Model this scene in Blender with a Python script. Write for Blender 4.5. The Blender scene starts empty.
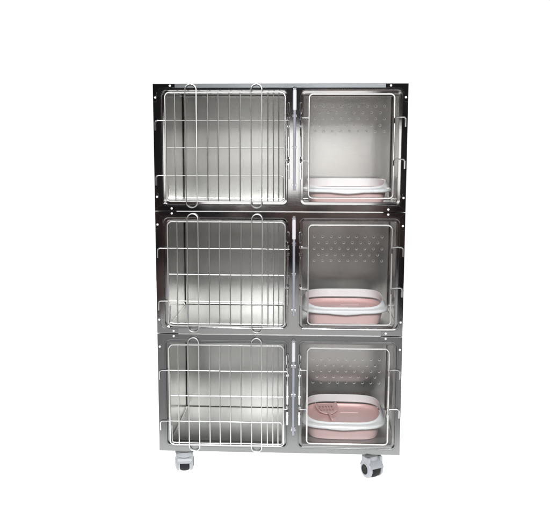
import bpy, bmesh, math, random
from mathutils import Vector, Matrix
random.seed(4)
S = bpy.context.scene
COL = S.collection
R = math.radians

# ------------------------------------------------------------------ materials
def newmat(name):
    m = bpy.data.materials.new(name); m.use_nodes = True
    nt = m.node_tree; b = nt.nodes['Principled BSDF']
    return m, nt, b

def steel(name, base, rough, metal=1.0, scale=(3, 3, 160), bump=.02, mott=.06, rvar=.08, wav=0.0, edge=None, blot=0.0):
    """brushed sheet steel: stretched grain, slow ripple in the sheet, smudges in the gloss"""
    m, nt, b = newmat(name); N = nt.nodes; L = nt.links
    tc = N.new('ShaderNodeTexCoord')
    mp = N.new('ShaderNodeMapping'); mp.inputs['Scale'].default_value = scale
    L.new(tc.outputs['Object'], mp.inputs['Vector'])
    g = N.new('ShaderNodeTexNoise'); g.inputs['Scale'].default_value = 6; g.inputs['Detail'].default_value = 5
    L.new(mp.outputs[0], g.inputs['Vector'])
    s = N.new('ShaderNodeTexNoise'); s.inputs['Scale'].default_value = 3.5; s.inputs['Detail'].default_value = 2; s.inputs['Roughness'].default_value = .5
    L.new(tc.outputs['Object'], s.inputs['Vector'])
    cr = N.new('ShaderNodeMix'); cr.data_type = 'RGBA'
    cr.inputs['A'].default_value = (*[c*(1-mott) for c in base], 1); cr.inputs['B'].default_value = (*[min(1, c*(1+mott)) for c in base], 1)
    L.new(g.outputs['Fac'], cr.inputs['Factor']); L.new(cr.outputs['Result'], b.inputs['Base Color'])
    ma = N.new('ShaderNodeMapRange'); ma.inputs['From Min'].default_value = .15; ma.inputs['From Max'].default_value = .85
    ma.inputs['To Min'].default_value = max(.02, rough-rvar); ma.inputs['To Max'].default_value = rough+rvar
    L.new(s.outputs['Fac'], ma.inputs['Value']); L.new(ma.outputs[0], b.inputs['Roughness'])
    b.inputs['Metallic'].default_value = metal
    bp = N.new('ShaderNodeBump'); bp.inputs['Strength'].default_value = bump; bp.inputs['Distance'].default_value = .002
    L.new(g.outputs['Fac'], bp.inputs['Height'])
    if wav:
        w = N.new('ShaderNodeTexNoise'); w.inputs['Scale'].default_value = 3.2; w.inputs['Detail'].default_value = 1.5
        L.new(tc.outputs['Object'], w.inputs['Vector'])
        b2 = N.new('ShaderNodeBump'); b2.inputs['Strength'].default_value = wav; b2.inputs['Distance'].default_value = .02
        L.new(w.outputs['Fac'], b2.inputs['Height']); L.new(b2.outputs[0], bp.inputs['Normal'])
    L.new(bp.outputs[0], b.inputs['Normal'])
    return m

def plastic(name, base, rough=.35, sub=0.0, var=.04, coat=0.0, spec=.5):
    m, nt, b = newmat(name); N = nt.nodes; L = nt.links
    tc = N.new('ShaderNodeTexCoord')
    s = N.new('ShaderNodeTexNoise'); s.inputs['Scale'].default_value = 18; s.inputs['Detail'].default_value = 5
    L.new(tc.outputs['Object'], s.inputs['Vector'])
    cr = N.new('ShaderNodeMix'); cr.data_type = 'RGBA'
    cr.inputs['A'].default_value = (*[c*(1-var) for c in base], 1); cr.inputs['B'].default_value = (*[min(1, c*(1+var)) for c in base], 1)
    L.new(s.outputs['Fac'], cr.inputs['Factor']); L.new(cr.outputs['Result'], b.inputs['Base Color'])
    b.inputs['Roughness'].default_value = rough
    b.inputs['Specular IOR Level'].default_value = spec
    if sub:
        b.inputs['Subsurface Weight'].default_value = sub
        b.inputs['Subsurface Radius'].default_value = (.02, .015, .012)
        b.inputs['Subsurface Scale'].default_value = .5
    if coat: b.inputs['Coat Weight'].default_value = coat
    bp = N.new('ShaderNodeBump'); bp.inputs['Strength'].default_value = .03; bp.inputs['Distance'].default_value = .001
    s2 = N.new('ShaderNodeTexNoise'); s2.inputs['Scale'].default_value = 350
    L.new(tc.outputs['Object'], s2.inputs['Vector']); L.new(s2.outputs['Fac'], bp.inputs['Height']); L.new(bp.outputs[0], b.inputs['Normal'])
    return m

M = {}
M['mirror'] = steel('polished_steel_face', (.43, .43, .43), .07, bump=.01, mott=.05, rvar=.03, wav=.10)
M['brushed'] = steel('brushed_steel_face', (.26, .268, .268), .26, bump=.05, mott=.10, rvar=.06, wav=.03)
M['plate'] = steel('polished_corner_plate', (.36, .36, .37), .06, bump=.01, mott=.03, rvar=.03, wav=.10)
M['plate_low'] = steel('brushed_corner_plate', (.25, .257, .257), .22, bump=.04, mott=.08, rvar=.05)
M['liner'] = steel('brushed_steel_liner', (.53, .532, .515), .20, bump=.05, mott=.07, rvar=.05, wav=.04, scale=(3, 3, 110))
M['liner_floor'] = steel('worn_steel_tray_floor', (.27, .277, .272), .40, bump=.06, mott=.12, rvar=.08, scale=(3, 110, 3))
M['shell'] = steel('brushed_steel_shell', (.5, .5, .5), .32, bump=.05, mott=.08, rvar=.06, wav=.03)
M['wire'] = steel('welded_steel_wire', (.78, .78, .77), .34, scale=(20, 20, 20), bump=.02, mott=.1, rvar=.08)
M['chrome'] = steel('chromed_latch_steel', (.85, .85, .86), .14, scale=(20, 20, 20), bump=.01, mott=.04, rvar=.05)
M['plate_shade'] = plastic('shaded_caster_plate', (.10, .10, .105), .5)
M['rod'] = plastic('lavender_painted_rod', (.30, .31, .36), .28, coat=.3)
M['sleeve'] = plastic('white_nylon_sleeve', (.62, .62, .66), .3)
M['rivet'] = plastic('white_rivet_cap', (.85, .85, .84), .25, coat=.4)
M['white'] = plastic('white_glossy_plastic', (.88, .93, .945), .22, sub=0, coat=.2)
M['pink'] = plastic('dusty_pink_plastic', (.72, .47, .46), .34, sub=.10)
M['pinkpale'] = plastic('pale_pink_plastic', (.84, .62, .61), .32, sub=.15)
M['caster_white'] = plastic('pale_grey_caster_plastic', (.32, .335, .36), .42, coat=0)
M['tyre'] = plastic('charcoal_caster_rubber', (.010, .0105, .012), .65, var=.3, spec=.25)
M['hub'] = plastic('black_hub_plastic', (.008, .008, .009), .6, spec=.25)

def glass_mat():
    m, nt, b = newmat('clear_acrylic'); N = nt.nodes; L = nt.links
    N.remove(b)
    out = N['Material Output']
    tr = N.new('ShaderNodeBsdfTransparent'); tr.inputs[0].default_value = (.95, .945, .945, 1)
    gl = N.new('ShaderNodeBsdfGlossy'); gl.inputs['Roughness'].default_value = .045
    tc = N.new('ShaderNodeTexCoord')
    w = N.new('ShaderNodeTexNoise'); w.inputs['Scale'].default_value = 4; w.inputs['Detail'].default_value = 2
    L.new(tc.outputs['Object'], w.inputs['Vector'])
    bp = N.new('ShaderNodeBump'); bp.inputs['Strength'].default_value = .04; bp.inputs['Distance'].default_value = .02
    L.new(w.outputs['Fac'], bp.inputs['Height']); L.new(bp.outputs[0], gl.inputs['Normal'])
    fr = N.new('ShaderNodeFresnel'); 
    ge = N.new('ShaderNodeNewGeometry'); io = N.new('ShaderNodeMapRange')   # same gloss seen from either face of the sheet
    io.inputs['To Min'].default_value = 1.6; io.inputs['To Max'].default_value = 1/1.6
    L.new(ge.outputs['Backfacing'], io.inputs['Value']); L.new(io.outputs[0], fr.inputs['IOR'])
    mx = N.new('ShaderNodeMixShader')
    L.new(fr.outputs[0], mx.inputs['Fac']); L.new(tr.outputs[0], mx.inputs[1]); L.new(gl.outputs[0], mx.inputs[2])
    # pinkish mottle painted in to strengthen the reflections in the sheet
    df = N.new('ShaderNodeBsdfDiffuse'); df.inputs[0].default_value = (.66, .56, .54, 1)
    s = N.new('ShaderNodeTexNoise'); s.inputs['Scale'].default_value = 5; s.inputs['Detail'].default_value = 5; s.inputs['Distortion'].default_value = .5
    L.new(tc.outputs['Object'], s.inputs['Vector'])
    mr = N.new('ShaderNodeMapRange'); mr.inputs['From Min'].default_value = .35; mr.inputs['From Max'].default_value = .75
    mr.inputs['To Min'].default_value = .0; mr.inputs['To Max'].default_value = .075
    L.new(s.outputs['Fac'], mr.inputs['Value'])
    m2 = N.new('ShaderNodeMixShader'); L.new(mr.outputs[0], m2.inputs['Fac']); L.new(mx.outputs[0], m2.inputs[1]); L.new(df.outputs[0], m2.inputs[2])
    L.new(m2.outputs[0], out.inputs['Surface'])
    return m
M['glass'] = glass_mat()
m, nt, b = newmat('acrylic_cut_edge'); b.inputs['Base Color'].default_value = (.62, .60, .61, 1); b.inputs['Roughness'].default_value = .25
M['cutedge'] = m

# ------------------------------------------------------------------ helpers
def obj(name, bm, mat, parent=None, smooth=True, loc=(0, 0, 0), angle=40):
    bmesh.ops.recalc_face_normals(bm, faces=bm.faces)
    me = bpy.data.meshes.new(name)
    if smooth:
        for f in bm.faces: f.smooth = not f.tag
        for e in bm.edges:
            if len(e.link_faces) == 2 and e.calc_face_angle(0) > R(angle): e.smooth = False
    bm.to_mesh(me); bm.free()
    o = bpy.data.objects.new(name, me); COL.objects.link(o)
    for mm in (mat if isinstance(mat, (list, tuple)) else [mat]): me.materials.append(mm)
    o.location = loc
    if parent: o.parent = parent
    return o

def empty(name, loc, label=None, cat=None, group=None):
    o = bpy.data.objects.new(name, None); COL.objects.link(o); o.location = loc; o.empty_display_size = .05
    if label: o['label'] = label
    if cat: o['category'] = cat
    if group: o['group'] = group
    return o

def kids(o): return [c for c in bpy.data.objects if c.parent == o]
def copy_tree(o, parent=None, loc=None):
    c = o.copy(); COL.objects.link(c); c.parent = parent
    if loc is not None: c.location = loc
    for k in kids(o): copy_tree(k, c)
    return c

def rrect(x0, x1, z0, z1, r, n=8):
    pts = []
    for cx, cz, a0 in ((x1-r, z1-r, 0), (x0+r, z1-r, 90), (x0+r, z0+r, 180), (x1-r, z0+r, 270)):
        for k in range(n+1):
            a = R(a0+90*k/n); pts.append((cx+r*math.cos(a), cz+r*math.sin(a)))
    return pts

def tube(bm, pts, rad, seg=10, closed=False, caps=True):
    pts = [Vector(p) for p in pts]; n = len(pts)
    rings = []; prev = None
    for i, p in enumerate(pts):
        if closed: t = (pts[(i+1) % n]-pts[i-1])
        else: t = pts[min(i+1, n-1)]-pts[max(i-1, 0)]
        t.normalize()
        if prev is None:
            u = t.orthogonal().normalized() if abs(t.y) > .9 else t.cross(Vector((0, 1, 0))).normalized()
        else:
            u = (prev - t*prev.dot(t)).normalized()
        prev = u; v = t.cross(u)
        rr = rad[i] if isinstance(rad, (list, tuple)) else rad
        rings.append([bm.verts.new(p+(u*math.cos(2*math.pi*k/seg)+v*math.sin(2*math.pi*k/seg))*rr) for k in range(seg)])
    m = n if closed else n-1
    for i in range(m):
        a, b_ = rings[i], rings[(i+1) % n]
        for k in range(seg):
            bm.faces.new((a[k], a[(k+1) % seg], b_[(k+1) % seg], b_[k]))
    if not closed and caps:
        bm.faces.new(rings[0][::-1]); bm.faces.new(rings[-1])

def fillet(pts, r, n=6):
    """polyline with rounded corners"""
    pts = [Vector(p) for p in pts]; out = [pts[0]]
    for i in range(1, len(pts)-1):
        a, b_, c = pts[i-1], pts[i], pts[i+1]
        d1 = (a-b_); d2 = (c-b_); rr = min(r, d1.length*.5, d2.length*.5)
        p1 = b_+d1.normalized()*rr; p2 = b_+d2.normalized()*rr
        for k in range(n+1):
            t = k/n; out.append(p1*(1-t)**2+b_*2*t*(1-t)+p2*t*t)
    out.append(pts[-1]); return out

def box(bm, x0, x1, y0, y1, z0, z1, bev=0, seg=2):
    r = bmesh.ops.create_cube(bm, size=1)
    for v in r['verts']:
        v.co = Vector((x0+(v.co.x+.5)*(x1-x0), y0+(v.co.y+.5)*(y1-y0), z0+(v.co.z+.5)*(z1-z0)))
    if bev:
        es = list({e for v in r['verts'] for e in v.link_edges})
        bmesh.ops.bevel(bm, geom=es, offset=bev, segments=seg, affect='EDGES', profile=.5)

def prism(bm, poly, y0, y1, bev=0):
    """polygon in XZ, extruded along y (y0 is the front)"""
    f = [bm.verts.new((x, y0, z)) for x, z in poly]; g = [bm.verts.new((x, y1, z)) for x, z in poly]
    n = len(poly); fa = bm.faces.new(f); bm.faces.new(g[::-1])
    for i in range(n): bm.faces.new((f[i], g[i], g[(i+1) % n], f[(i+1) % n]))
    if bev: bmesh.ops.bevel(bm, geom=list(fa.edges), offset=bev, segments=2, affect='EDGES', profile=.5)

def lathe(bm, prof, seg=20, axis='Y', c=(0, 0, 0)):
    """profile of (radius, along) turned round an axis"""
    rings = []
    for r, h in prof:
        ring = []
        for k in range(seg):
            a = 2*math.pi*k/seg; u, v = r*math.cos(a), r*math.sin(a)
            p = {'Y': (u, h, v), 'X': (h, u, v), 'Z': (u, v, h)}[axis]
            ring.append(bm.verts.new(Vector(p)+Vector(c)))
        rings.append(ring)
    for i in range(len(rings)-1):
        for k in range(seg): bm.faces.new((rings[i][k], rings[i][(k+1) % seg], rings[i+1][(k+1) % seg], rings[i+1][k]))
    bm.faces.new(rings[0][::-1]); bm.faces.new(rings[-1])

def sheet_with_holes(bm, outer, holes, y):
    """planar sheet in XZ with holes, returns the vertex loops of the holes"""
    loops = []; edges = []
    for pts in [outer]+holes:
        vs = [bm.verts.new((x, y, z)) for x, z in pts]; loops.append(vs)
        for i in range(len(vs)): edges.append(bm.edges.new((vs[i], vs[(i+1) % len(vs)])))
    bmesh.ops.triangle_fill(bm, edges=edges, use_beauty=True)
    return loops

# ------------------------------------------------------------------ the cage bank
CAB_W, MH, CH = .61, .6122, .002
cage = empty('cat_cage_bank', (0, 0, 0),
             'stainless steel pet cage bank on casters, three tiers with wire and clear acrylic doors',
             'pet cage')
OPEN = [(-.571, .041, .031, .582, .027), (.098, .586, .031, .582, .027)]   # door openings of a tier

def cabinet(base, face, plate, top_rivets=True, low_rivets=True):
    root_bm = bmesh.new()
    # outer shell: sides, back, top, bottom, open to the front
    x, y0, y1, z0, z1 = CAB_W-.0015, .004, .70, .0022, MH-.0022
    box(root_bm, -x, x, y0, y1, z0, z1)
    for f in [f for f in root_bm.faces if f.calc_center_median().y < y0+.001]: root_bm.faces.remove(f)
    body = obj('cabinet_body', root_bm, M['shell'], cage, smooth=False, loc=(0, 0, base))
    # face frame with two openings, their edges rolled in and stepped
    bm = bmesh.new()
    holes = [rrect(a, b_, c, d, r, 8) for a, b_, c, d, r in OPEN]
    o_ = CAB_W
    loops = sheet_with_holes(bm, [(-o_, .0012), (o_, .0012), (o_, MH-.0012), (-o_, MH-.0012)], holes, 0)
    for f in bm.faces: f.tag = True
    prof = [(.0015, .0006), (.003, .002), (.0038, .005), (.004, .012), (.0155, .0125), (.0168, .0136), (.0172, .03)]
    for (a, b_, c, d, r), lp in zip(OPEN, loops[1:]):
        prev = lp
        # a small raised bead a few mm outside the edge is left to the highlight of the roll
        for ins, yy in prof:
            pts = rrect(a+ins, b_-ins, c+ins, d-ins, max(r-ins, .008), 8)
            cur = [bm.verts.new((px, yy, pz)) for px, pz in pts]
            for i in range(len(cur)):
                j = (i+1) % len(cur); bm.faces.new((prev[i], prev[j], cur[j], cur[i]))
            prev = cur
    # returned outer edge
    lp = loops[0]; cur = [bm.verts.new((v.co.x, .012, v.co.z)) for v in lp]
    for i in range(4): bm.faces.new((lp[i], lp[(i+1) % 4], cur[(i+1) % 4], cur[i]))
    obj('face_frame', bm, M[face], body, angle=30)
    # pressed border lines along the bars between openings
    bm = bmesh.new()
    for a, b_, c, d, r in OPEN:
        tube(bm, [(px, .0004, pz) for px, pz in rrect(a-.005, b_+.005, c-.005, d+.005, r+.004, 8)], .0013, 6, closed=True)
    obj('pressed_bead', bm, M[face], body)
    for sx in (-1, 1):
        if base > 1:
            bm = bmesh.new(); tube(bm, [(sx*.6085, -.0022, .012), (sx*.577, -.0022, .031)], .0010, 6); obj('pressed_crease', bm, M[face], body)
        elif base > .3:
            bm = bmesh.new(); tube(bm, [(sx*.6085, -.0022, MH-.006), (sx*.575, -.0022, .583)], .0010, 6); obj('pressed_crease', bm, M[face], body)
    # compartments
    for a, b_ in ((-.572, .064), (.076, .598)):
        bm = bmesh.new()
        box(bm, a, b_, .031, .662, .019, .597)
        bmesh.ops.bevel(bm, geom=[e for e in bm.edges if not all(v.co.y < .04 for v in e.verts)], offset=.007, segments=3, affect='EDGES', profile=.5)
        for f in [f for f in bm.faces if f.calc_center_median().y < .0325]: bm.faces.remove(f)
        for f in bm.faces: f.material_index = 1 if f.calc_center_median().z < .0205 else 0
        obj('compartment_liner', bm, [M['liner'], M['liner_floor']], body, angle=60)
    # corner plates with two rivets each
    for top, on in ((True, top_rivets), (False, low_rivets)):
        if not on: continue
        for sx in (-1, 1):
            e = CAB_W-.0005
            zt = MH-.0022; zc = .582+.008
            if top:
                poly = [(e, zt), (e, zt-.085), (.592+.002, zt-.085), (.5935-.002, .565), (.589, .578), (.578, zc+.001), (.56, zc+.003), (.505, zc+.003), (.505, zt)]
            else:
                zc = .031-.007
                poly = [(e, .0022), (e, .088), (.594, .088), (.5915, .048), (.587, .034), (.576, .026), (.56, zc), (.505, zc), (.505, .0022)]
            if sx < 0: poly = [(-px, pz) for px, pz in poly][::-1]
            bm = bmesh.new(); prism(bm, poly, -.0024, -.0002, bev=.0007)
            obj('corner_plate', bm, M[plate], body, angle=20)
            for px, pz in (((.527, MH-.011), (.5985, MH-.066)) if top else ((.527, .0135), (.5985, .07))):
                bm = bmesh.new()
                lathe(bm, [(.0055, 0), (.0055, -.0012), (.0045, -.0030), (.0025, -.0040), (.0006, -.0043)], 16, 'Y', (sx*px, -.0024, pz))
                obj('rivet', bm, M['rivet'], body)
    return body

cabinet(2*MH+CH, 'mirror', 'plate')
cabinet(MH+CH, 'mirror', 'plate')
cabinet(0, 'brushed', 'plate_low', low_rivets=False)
bm = bmesh.new()
prism(bm, [(-.504, 2*MH+CH+.591), (.504, 2*MH+CH+.591), (.504, 3*MH+CH-.0016), (-.504, 3*MH+CH-.0016)], -.0022, -.0004, bev=.001)
obj('top_rail', bm, steel('hairline_steel_rail', (.10, .107, .113), .30, bump=.05, mott=.12, rvar=.08), cage)
# half round trim where the tiers meet
for z, mat in ((2*MH+.002, 'wire'), (MH+.001, 'wire')):
    bm = bmesh.new(); tube(bm, [(-.503, -.001, z), (.503, -.001, z)], .0026, 10)
    obj('seam_strip', bm, M[mat], cage)

# ------------------------------------------------------------------ wire grille doors
WR = .0029
def wire_door():
    fx0, fx1, H = -.551, .026, .521
    bm = bmesh.new()
    tube(bm, [(x, -.006, z) for x, z in rrect(fx0, fx1, 0, H, .022, 7)], .0041, 10, closed=True)
    d = obj('wire_door', bm, M['wire'], cage)
    bm = bmesh.new()
    xs = [-.504, -.346, -.295, -.242, -.189, -.056, -.029, -.003]
    for x in xs:
        j = random.uniform(-.0008, .0008)
        tube(bm, [(x+j, -.0105, .001), (x, -.0105, H*.5), (x-j, -.0105, H-.001)], WR, 8)
    # horizontals: upper and lower run out to the hinge side; the lower one turns down beside the frame
    obj('vertical_bars', bm, M['wire'], d)
    bm = bmesh.new()
    tube(bm, [(-.545, -.0065, .258), (.0, -.0065, .258), (.022, -.0065, .258)], WR, 8)
    tube(bm, fillet([(fx0, -.0065, .388), (-.2, -.0065, .388), (.047, -.0065, .388)], .002, 1), .0023, 8)
    tube(bm, fillet([(fx0, -.0065, .124), (-.2, -.0065, .124), (.019, -.0065, .124), (.019, -.0065, .012), (-.0, -.0065, .010), (-.5, -.0065, .010), (-.541, -.0065, .010), (-.541, -.0065, .1)], .018, 6), .0023, 8)
    obj('cross_wire', bm, M['wire'], d)
    for a, b_ in ((-.453, -.400), (-.136, -.085)):
        r = (b_-a)/2; pts = []
        zt, zb = .560-r, -.032+r
        for k in range(17):
            t = math.pi*k/16; pts.append((a+r+r*math.cos(t), -.0115 if 0 else -.012, zt+r*math.sin(t)*.95))
        for k in range(17):
            t = math.pi+math.pi*k/16; pts.append((a+r+r*math.cos(t), -.012, zb+r*math.sin(t)*.95))
        bm = bmesh.new(); tube(bm, pts, .0028, 9, closed=True)
        obj('long_loop_bar', bm, M['wire'], d)
    for z in (.388, .124):
        bm = bmesh.new()
        tube(bm, fillet([(fx0+.001, -.0065, z), (-.599, -.0085, z), (-.599, -.0085, z-.048)], .012, 7), .0029, 9)
        obj('hinge_hook', bm, M['chrome'], d)
    bm = bmesh.new(); tube(bm, [(fx1, -.008, .196), (.047, -.010, .196)], .0024, 8)
    obj('latch_arm', bm, M['chrome'], d)
    return d
wd = wire_door(); wd.location = (0, 0, 1.276)
c = copy_tree(wd, cage, (.001, 0, .6555)); c.rotation_euler = (0, R(.12), R(.1))
c = copy_tree(wd, cage, (-.001, 0, .0385)); c.rotation_euler = (0, R(-.1), R(-.1))

# ------------------------------------------------------------------ acrylic doors
def glass_door():
    fx0, fx1, H = .141, .546, .493
    bm = bmesh.new(); pts = rrect(fx0, fx1, 0, H, .020, 7)
    tube(bm, [(x, -.0065, z) for x, z in pts], .0041, 10, closed=True)
    d = obj('acrylic_door', bm, M['wire'], cage)
    # the sheet with its staggered air holes
    holes = []; r = .0066
    for row in range(5):
        n = 9 if row % 2 == 0 else 8
        for k in range(n):
            x = .170+(k+(.5 if row % 2 else 0))*.0411; z = .436-row*.0296
            holes.append([(x+r*math.cos(2*math.pi*q/12), z+r*math.sin(2*math.pi*q/12)) for q in range(12)])
    bm = bmesh.new()
    loops = sheet_with_holes(bm, rrect(.112, .573, -.027, H+.027, .022, 6), holes, 0.0)
    fs = list(bm.faces)
    for q, lp in enumerate(loops):
        cx = sum(v.co.x for v in lp)/len(lp); cz = sum(v.co.z for v in lp)/len(lp); sc = 1 if q == 0 else .80
        cur = [bm.verts.new((cx+(v.co.x-cx)*sc, .004, cz+(v.co.z-cz)*sc)) for v in lp]
        for i in range(len(lp)):
            j = (i+1) % len(lp); f = bm.faces.new((lp[i], lp[j], cur[j], cur[i])); f.material_index = 1
    pn = obj('pane', bm, [M['glass'], M['cutedge']], d, smooth=False)
    # clamps pinching the sheet to the rod
    for z in (.386, .186):
        bm = bmesh.new()
        tube(bm, fillet([(fx1+.001, -.0105, z-.03), (fx1+.001, -.0105, z), (.600, -.0105, z), (.600, -.0105, z-.046)], .011, 7), .0029, 9)
        obj('hinge_hook', bm, M['chrome'], d)
    for z in (.381, .178):
        bm = bmesh.new(); tube(bm, fillet([(fx0, -.008, z-.02), (fx0, -.008, z), (.101, -.011, z)], .008, 5), .0025, 9)
        obj('latch_arm', bm, M['chrome'], d)
    return d
gd = glass_door(); gd.location = (0, 0, 1.295)
copy_tree(gd, cage, (.001, 0, .671)); copy_tree(gd, cage, (0, 0, .057))

# ------------------------------------------------------------------ latches on the middle post
def pull_rod():
    bm = bmesh.new()
    tube(bm, [(0, 0, .104), (0, 0, .106), (0, 0, .5), (0, 0, .59)], [.004, .0062, .0062, .0062], 12)
    o = obj('pull_rod', bm, M['rod'], cage)
    bm = bmesh.new(); lathe(bm, [(.005, .484), (.0088, .487), (.0092, .50), (.0092, .565), (.0088, .577), (.006, .582)], 16, 'Z')
    obj('sleeve', bm, M['sleeve'], o)
    bm = bmesh.new()
    tube(bm, [(.0075*math.cos(2*math.pi*k/14), 0, .589+.0075*math.sin(2*math.pi*k/14)) for k in range(14)], .0018, 7, closed=True)
    obj('eye_ring', bm, M['chrome'], o)
    for z in (.13, .31, .46):
        bm = bmesh.new(); box(bm, -.011, .011, .004, .0132, z-.006, z+.006, .0015)
        obj('guide_clip', bm, M['chrome'], o)
    return o
def side_latch():
    bm = bmesh.new()
    tube(bm, [(0, 0, .465), (0, 0, .44)], .0026, 9)
    tube(bm, [(0, 0, .436), (0, 0, .40), (0, 0, .385), (0, 0, .36), (0, 0, .265)], [.0026, .003, .0038, .0044, .0044], 10)
    tube(bm, [(0, 0, .236), (0, 0, .226), (0, 0, .158)], [.0028, .0046, .0046], 10)
    tube(bm, [(0, 0, .27), (0, 0, .23)], .0024, 8)
    o = obj('door_latch', bm, M['chrome'], cage)
    bm = bmesh.new(); pts = []
    for k in range(11): a = math.pi*k/10; pts.append((.0048*math.cos(a), 0, .514+.0075*math.sin(a)))
    pts += [(-.0048, 0, .478), (-.0022, 0, .468), (.0022, 0, .468), (.0048, 0, .478)]
    tube(bm, pts, .0019, 7, closed=True)
    obj('finger_loop', bm, M['chrome'], o)
    for z in (.446, .249):
        bm = bmesh.new(); lathe(bm, [(.0035, z-.0075), (.0058, z-.006), (.0062, z), (.0058, z+.006), (.0035, z+.0075)], 12, 'Z')
        obj('collar', bm, M['chrome'], o)
    for z in (.41, .30, .20):
        bm = bmesh.new(); box(bm, -.0065, .0065, .003, .0118, z-.005, z+.005, .001)
        obj('guide_clip', bm, M['chrome'], o)
    return o
pr = sl = None
for i, (z, dx) in enumerate(((2*MH+CH, 0), (MH-.004, 0), (-.004, .001))):
    if pr is None:
        pr = pull_rod(); pr.location = (.072, -.0135, z)
        sl = side_latch(); sl.location = (.043, -.012, z)
    else:
        copy_tree(pr, cage, (.072+dx, -.0135, z)); copy_tree(sl, cage, (.043, -.012, z))
    copy_tree(sl, cage, (.103, -.012, z))

# ------------------------------------------------------------------ casters
def caster():
    rw, zc, yo = .043, -.0715, .018       # wheel radius, axle height, trail
    bm = bmesh.new(); box(bm, -.043, .043, -.036, .040, -.0075, -.0005, .002)
    top = obj('caster', bm, M['plate_shade'], cage)  # top plate coloured dark to stand for the shadow line above the caster
    bm = bmesh.new()
    # fork housing: two cheeks joined over the wheel
    for s in (-1, 1):
        a, b_ = (s*.0255, s*.0415)
        prof = [(.042, a), (.042, s*.033), (.039, s*.038), (.030, b_), (.014, s*.042)]
        lathe(bm, prof, 28, 'X', (0, yo, zc))
        box(bm, min(a, b_)+.001, max(a, b_)-.001, yo-.030, yo+.030, zc, -.010, .005)
    # hood over the top of the wheel
    rings = []
    for k in range(13):
        t = R(8+ (165-8)*k/12)
        y, z = yo-.0485*math.cos(t), zc+.0485*math.sin(t)
        y2, z2 = yo-.0455*math.cos(t), zc+.0455*math.sin(t)
        rings.append([bm.verts.new((-.034, y, z)), bm.verts.new((.034, y, z)), bm.verts.new((.034, y2, z2)), bm.verts.new((-.034, y2, z2))])
    for i in range(12):
        for k in range(4): bm.faces.new((rings[i][k], rings[i][(k+1) % 4], rings[i+1][(k+1) % 4], rings[i+1][k]))
    bm.faces.new(rings[0]); bm.faces.new(rings[-1][::-1])
    lathe(bm, [(.037, -.034), (.039, -.026), (.036, -.012), (.028, -.0075)], 24, 'Z', (0, .004, 0))
    obj('fork_housing', bm, M['caster_white'], top, angle=35)
    bm = bmesh.new()
    lathe(bm, [(.030, -.0235), (.037, -.0225), (.0405, -.018), (rw-.0006, -.010), (rw, -.004), (rw, .004), (rw-.0006, .010), (.0405, .018), (.037, .0225), (.030, .0235)], 32, 'X', (0, yo, zc))
    obj('wheel', bm, M['tyre'], top)
    for s in (-1, 1):
        bm = bmesh.new(); lathe(bm, [(.024, s*.038), (.024, s*.0425), (.020, s*.044), (.010, s*.0425), (.003, s*.0425)], 22, 'X', (0, yo, zc))
        obj('hub_cap', bm, M['hub'], top)
    return top
c0 = caster(); c0.scale = (1.085,)*3; c0.location = (-.488, .040, 0); c0.rotation_euler = (0, 0, R(9))
for x, y, a in ((.464, .040, 211), (-.488, .63, 20), (.466, .63, -35)):
    c = copy_tree(c0, cage, (x, y, 0)); c.rotation_euler = (0, 0, R(a))

# ------------------------------------------------------------------ litter trays
def sup(th, ax, ay, n=3.6):
    c, s = math.cos(th), math.sin(th)
    return (ax*math.copysign(abs(c)**(2/n), c), ay*math.copysign(abs(s)**(2/n), s))

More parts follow.
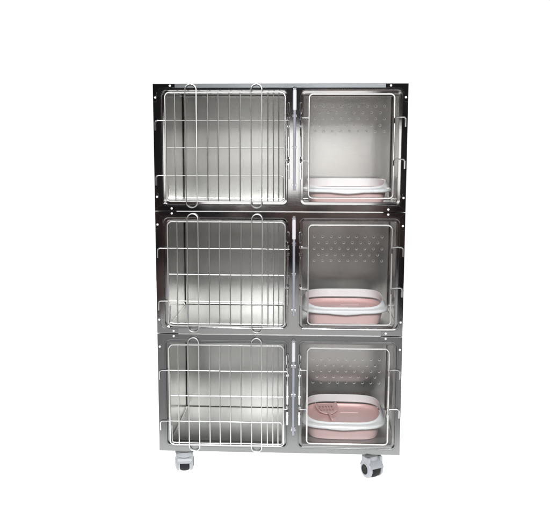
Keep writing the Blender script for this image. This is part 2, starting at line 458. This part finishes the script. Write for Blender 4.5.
def litter_tray(loc, rz, label):
    """origin on the compartment floor under the middle of the tray; front is -y"""
    t = empty('litter_tray', loc, label, 'litter tray', 'pink and white litter trays in the cage'); t.rotation_euler = (0, 0, rz)
    N = 72
    A, B = .229, .224; PA, PB = .216, .217
    bm = bmesh.new(); rings = []; outer_n = 8
    prof = [(0.0, .003, 0), (.55, .003, 0), (.80, .002, 0), (.845, .001, 0), (.865, .003, 0), (.885, .020, 0), (.93, .062, 0), (.945, .066, 0), (.945, .071, 0),
            (.925, .071, 0), (.922, .068, 0), (.905, .060, 0), (.885, .054, 0), (.85, .052, 0), (.50, .052, 0), (.0, .052, 0)]
    for s, z, _ in prof:
        if s == 0: rings.append([bm.verts.new((0, 0, z))]); continue
        rings.append([bm.verts.new((*sup(2*math.pi*k/N, PA*s, PB*s, 4.2), z)) for k in range(N)])
    for i, (a, b_) in enumerate(zip(rings, rings[1:])):
        for k in range(N):
            j = (k+1) % N
            if len(a) == 1: f = bm.faces.new((a[0], b_[k], b_[j]))
            elif len(b_) == 1: f = bm.faces.new((a[k], a[j], b_[0]))
            else: f = bm.faces.new((a[k], a[j], b_[j], b_[k]))
            f.material_index = 1 if i < outer_n else 0
    pan = obj('pan', bm, [M['pink'], M['pinkpale']], t)
    bm = bmesh.new()
    tube(bm, [(-.01, .10, .052), (.04, .101, .0525), (.09, .10, .052)], .0028, 8)
    obj('floor_rib', bm, M['pink'], pan)
    # splash rim: skirt, ledge, inward sloping guard; low at the front, high at back and sides
    bm = bmesh.new(); rings = []
    for q in range(10):
        ring = []
        for k in range(N):
            th = 2*math.pi*k/N
            u = sup(th, 1, 1, 3.6)
            fr = max(0, min(1, (-u[1]-.2)/.8)); fr = fr*fr*(3-2*fr)     # 1 along the front
            mid = max(0, min(1, (.36-abs(u[0]))/.22)) if u[1] < -.6 else 0; mid = mid*mid*(3-2*mid)
            top = .126-.030*fr
            ed = .069-.007*mid
            sc, z = [(1.0, ed), (1.012, ed+.004), (1.012, .078), (.995, .085),
                     (.965-.015*fr, .089), (.905-.03*fr, top-.008), (.885-.035*fr, top), (.872-.037*fr, top-.003), (.905-.037*fr, .082), (.96, .074)][q]
            p = sup(th, A*sc, B*sc, 3.6)
            ring.append(bm.verts.new((p[0], p[1], z)))
        rings.append(ring)
    for i in range(10):
        a, b_ = rings[i], rings[(i+1) % 10]
        for k in range(N): j = (k+1) % N; bm.faces.new((a[k], a[j], b_[j], b_[k]))
    obj('splash_rim', bm, M['white'], t, angle=70)
    return t
litter_tray((.333, .325, 2*MH+CH+.0195), 0, 'pale pink and white litter tray behind the topmost acrylic door, seen level with its rim')
litter_tray((.329, .32, MH+CH+.0195), R(1), 'pink litter tray with white rim in the middle tier, no scoop inside')
low = litter_tray((.334, .34, .0195), R(-1), 'pink litter tray with white rim in the lowest tier, a pink scoop lying inside')

# scoop lying in the lowest tray
def scoop():
    t = empty('litter_scoop', (.250, .445, .0195+.063), 'small pink slotted scoop lying in the lowest litter tray', 'scoop')
    t.rotation_euler = (R(11), 0, R(10))
    # blade: sheet with slots in plan (x, y), lifted at the sides and back
    outline = [(-.022, -.062), (.022, -.062), (.046, -.042), (.058, .0), (.057, .045), (.040, .062), (-.040, .062), (-.057, .045), (-.058, .0), (-.046, -.042)]
    slots = []
    for r_, ys in ((5, .030), (5, -.008)):
        for k in range(r_):
            x = (k-(r_-1)/2)*.0165
            slots.append([(x-.0035, ys-.010), (x+.0035, ys-.010), (x+.0035, ys+.010), (x-.0035, ys+.010)])
    bm = bmesh.new()
    sheet_with_holes(bm, outline, slots, 0)
    for v in bm.verts:
        x, z = v.co.x, v.co.z
        v.co = Vector((x, z, .004+.016*max(0, abs(x)-.040)/.017+.006*max(0, (-z-.03)/.022)))
    fs = list(bm.faces)
    bmesh.ops.solidify(bm, geom=fs, thickness=.0025)
    b_ = obj('slotted_blade', bm, M['pink'], t, smooth=False)
    bm = bmesh.new()
    pts = [(0, -.055, .014), (0, -.075, .020), (0, -.11, .026), (0, -.15, .030), (0, -.162, .031)]
    tube(bm, pts, [.008, .0075, .007, .0085, .006], 12)
    obj('handle', bm, M['pink'], t)
    bm = bmesh.new()
    tube(bm, [(-.058, .045, .022), (-.060, 0, .022), (-.048, -.043, .019), (-.02, -.064, .013), (.02, -.064, .013), (.048, -.043, .019), (.060, 0, .022), (.058, .045, .022)], .0028, 8)
    obj('raised_edge', bm, M['pink'], t)
scoop()

# ------------------------------------------------------------------ setting
def ground(name, x0, x1, y0, y1, z, mat):
    bm = bmesh.new(); bm.faces.new([bm.verts.new(p) for p in ((x0, y0, z), (x1, y0, z), (x1, y1, z), (x0, y1, z))])
    o = obj(name, bm, mat, smooth=False); o['kind'] = 'structure'; o['label'] = name.replace('_', ' '); return o
ZF = -.1245
m, nt, b = newmat('self_glowing_white_floor')
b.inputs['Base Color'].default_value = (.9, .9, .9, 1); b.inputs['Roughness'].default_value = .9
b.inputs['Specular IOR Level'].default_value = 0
b.inputs['Emission Color'].default_value = (1, 1, 1, 1); b.inputs['Emission Strength'].default_value = .97  # floor sheet given its own glow, washing out shadows under the cage
ground('glowing_backdrop', -5, 5, -.58, 6, ZF, m)
m, nt, b = newmat('grey_studio_floor')
N = nt.nodes; n = N.new('ShaderNodeTexNoise'); n.inputs['Scale'].default_value = 2.5; n.inputs['Detail'].default_value = 8
tc = N.new('ShaderNodeTexCoord'); nt.links.new(tc.outputs['Object'], n.inputs['Vector'])
cr = N.new('ShaderNodeMix'); cr.data_type = 'RGBA'; cr.inputs['A'].default_value = (.25, .25, .25, 1); cr.inputs['B'].default_value = (.38, .378, .374, 1)
nt.links.new(n.outputs['Fac'], cr.inputs['Factor']); nt.links.new(cr.outputs['Result'], b.inputs['Base Color']); b.inputs['Roughness'].default_value = .6
ground('floor', -5, 5, -3.6, -.58, ZF-.004, m)
ground('added_reflection_strip', -1.35, 1.0, -7, -3.6, ZF-.004, m)  # unseen floor strip, added to brighten the reflections in the steel

# studio surroundings: bright white behind the cage, a dim warm room behind the photographer
w = bpy.data.worlds.new('World'); S.world = w; w.use_nodes = True
nt = w.node_tree; N = nt.nodes; L = nt.links; bg = N['Background']
tc = N.new('ShaderNodeTexCoord'); sp = N.new('ShaderNodeSeparateXYZ'); L.new(tc.outputs['Generated'], sp.inputs[0])
fr = N.new('ShaderNodeMapRange'); fr.interpolation_type = 'SMOOTHSTEP'
fr.inputs['From Min'].default_value = -.05; fr.inputs['From Max'].default_value = .30
L.new(sp.outputs['Y'], fr.inputs['Value'])
ns = N.new('ShaderNodeTexNoise'); ns.inputs['Scale'].default_value = 13; ns.inputs['Detail'].default_value = 2
mp = N.new('ShaderNodeMapping'); mp.inputs['Scale'].default_value = (1, 1, .45); L.new(tc.outputs['Generated'], mp.inputs['Vector'])
L.new(mp.outputs[0], ns.inputs['Vector'])
rc = N.new('ShaderNodeValToRGB')
rc.color_ramp.elements[0].position = .50; rc.color_ramp.elements[0].color = (.016, .016, .018, 1)
rc.color_ramp.elements[1].position = .64; rc.color_ramp.elements[1].color = (.25, .20, .19, 1)
e_ = rc.color_ramp.elements.new(.56); e_.color = (.10, .055, .05, 1)
L.new(ns.outputs['Fac'], rc.inputs['Fac'])
up = N.new('ShaderNodeMapRange'); up.interpolation_type = 'SMOOTHSTEP'; up.inputs['From Min'].default_value = .35; up.inputs['From Max'].default_value = .8
L.new(sp.outputs['Z'], up.inputs['Value'])
mu = N.new('ShaderNodeMix'); mu.data_type = 'RGBA'; L.new(up.outputs[0], mu.inputs['Factor']); L.new(rc.outputs['Color'], mu.inputs['A']); mu.inputs['B'].default_value = (.22, .225, .235, 1)
mx = N.new('ShaderNodeMix'); mx.data_type = 'RGBA'; L.new(fr.outputs[0], mx.inputs['Factor']); L.new(mu.outputs['Result'], mx.inputs['A']); mx.inputs['B'].default_value = (1.03, 1.03, 1.03, 1)
L.new(mx.outputs['Result'], bg.inputs['Color']); bg.inputs['Strength'].default_value = 1.0

def area(name, loc, target, sx, sy, power, col=(1, 1, 1)):
    l = bpy.data.lights.new(name, 'AREA'); l.shape = 'RECTANGLE'; l.size = sx; l.size_y = sy; l.energy = power; l.color = col
    o = bpy.data.objects.new(name, l); COL.objects.link(o); o.location = loc
    o.rotation_euler = (Vector(target)-Vector(loc)).to_track_quat('-Z', 'Y').to_euler(); return o
area('window_light', (-.16, -6.2, 1.39), (-.16, 0, 1.39), 2.12, .90, 13, (1, .995, .975))
area('ceiling_softbox', (.35, -5.2, 3.6), (0, 0, 1.0), 2.6, 1.2, 425, (1, .99, .985))

# ------------------------------------------------------------------ camera
cam = bpy.data.cameras.new('camera'); co = bpy.data.objects.new('camera', cam); COL.objects.link(co); S.camera = co
cam.sensor_fit = 'HORIZONTAL'; cam.sensor_width = 36; cam.lens = 799.03/550*36; cam.clip_end = 200; cam.clip_start = .05
pit, yaw, rol = .1379, .0467, .002
fwd = Vector((-math.sin(yaw)*math.cos(pit), math.cos(yaw)*math.cos(pit), -math.sin(pit)))
right0 = Vector((math.cos(yaw), math.sin(yaw), 0)); up0 = right0.cross(fwd)
# image x = c*x + s*z , image z = -s*x + c*z
rt = right0*math.cos(rol)+up0*math.sin(rol); upv = -right0*math.sin(rol)+up0*math.cos(rol)
co.matrix_world = Matrix(((rt.x, upv.x, -fwd.x, .1605), (rt.y, upv.y, -fwd.y, -3.8802), (rt.z, upv.z, -fwd.z, 1.5308), (0, 0, 0, 1)))

S.view_settings.view_transform = 'Standard'; S.view_settings.look = 'None'; S.view_settings.gamma = 1
S.view_settings.exposure = 0
S.cycles.max_bounces = 10; S.cycles.transparent_max_bounces = 12; S.cycles.glossy_bounces = 6
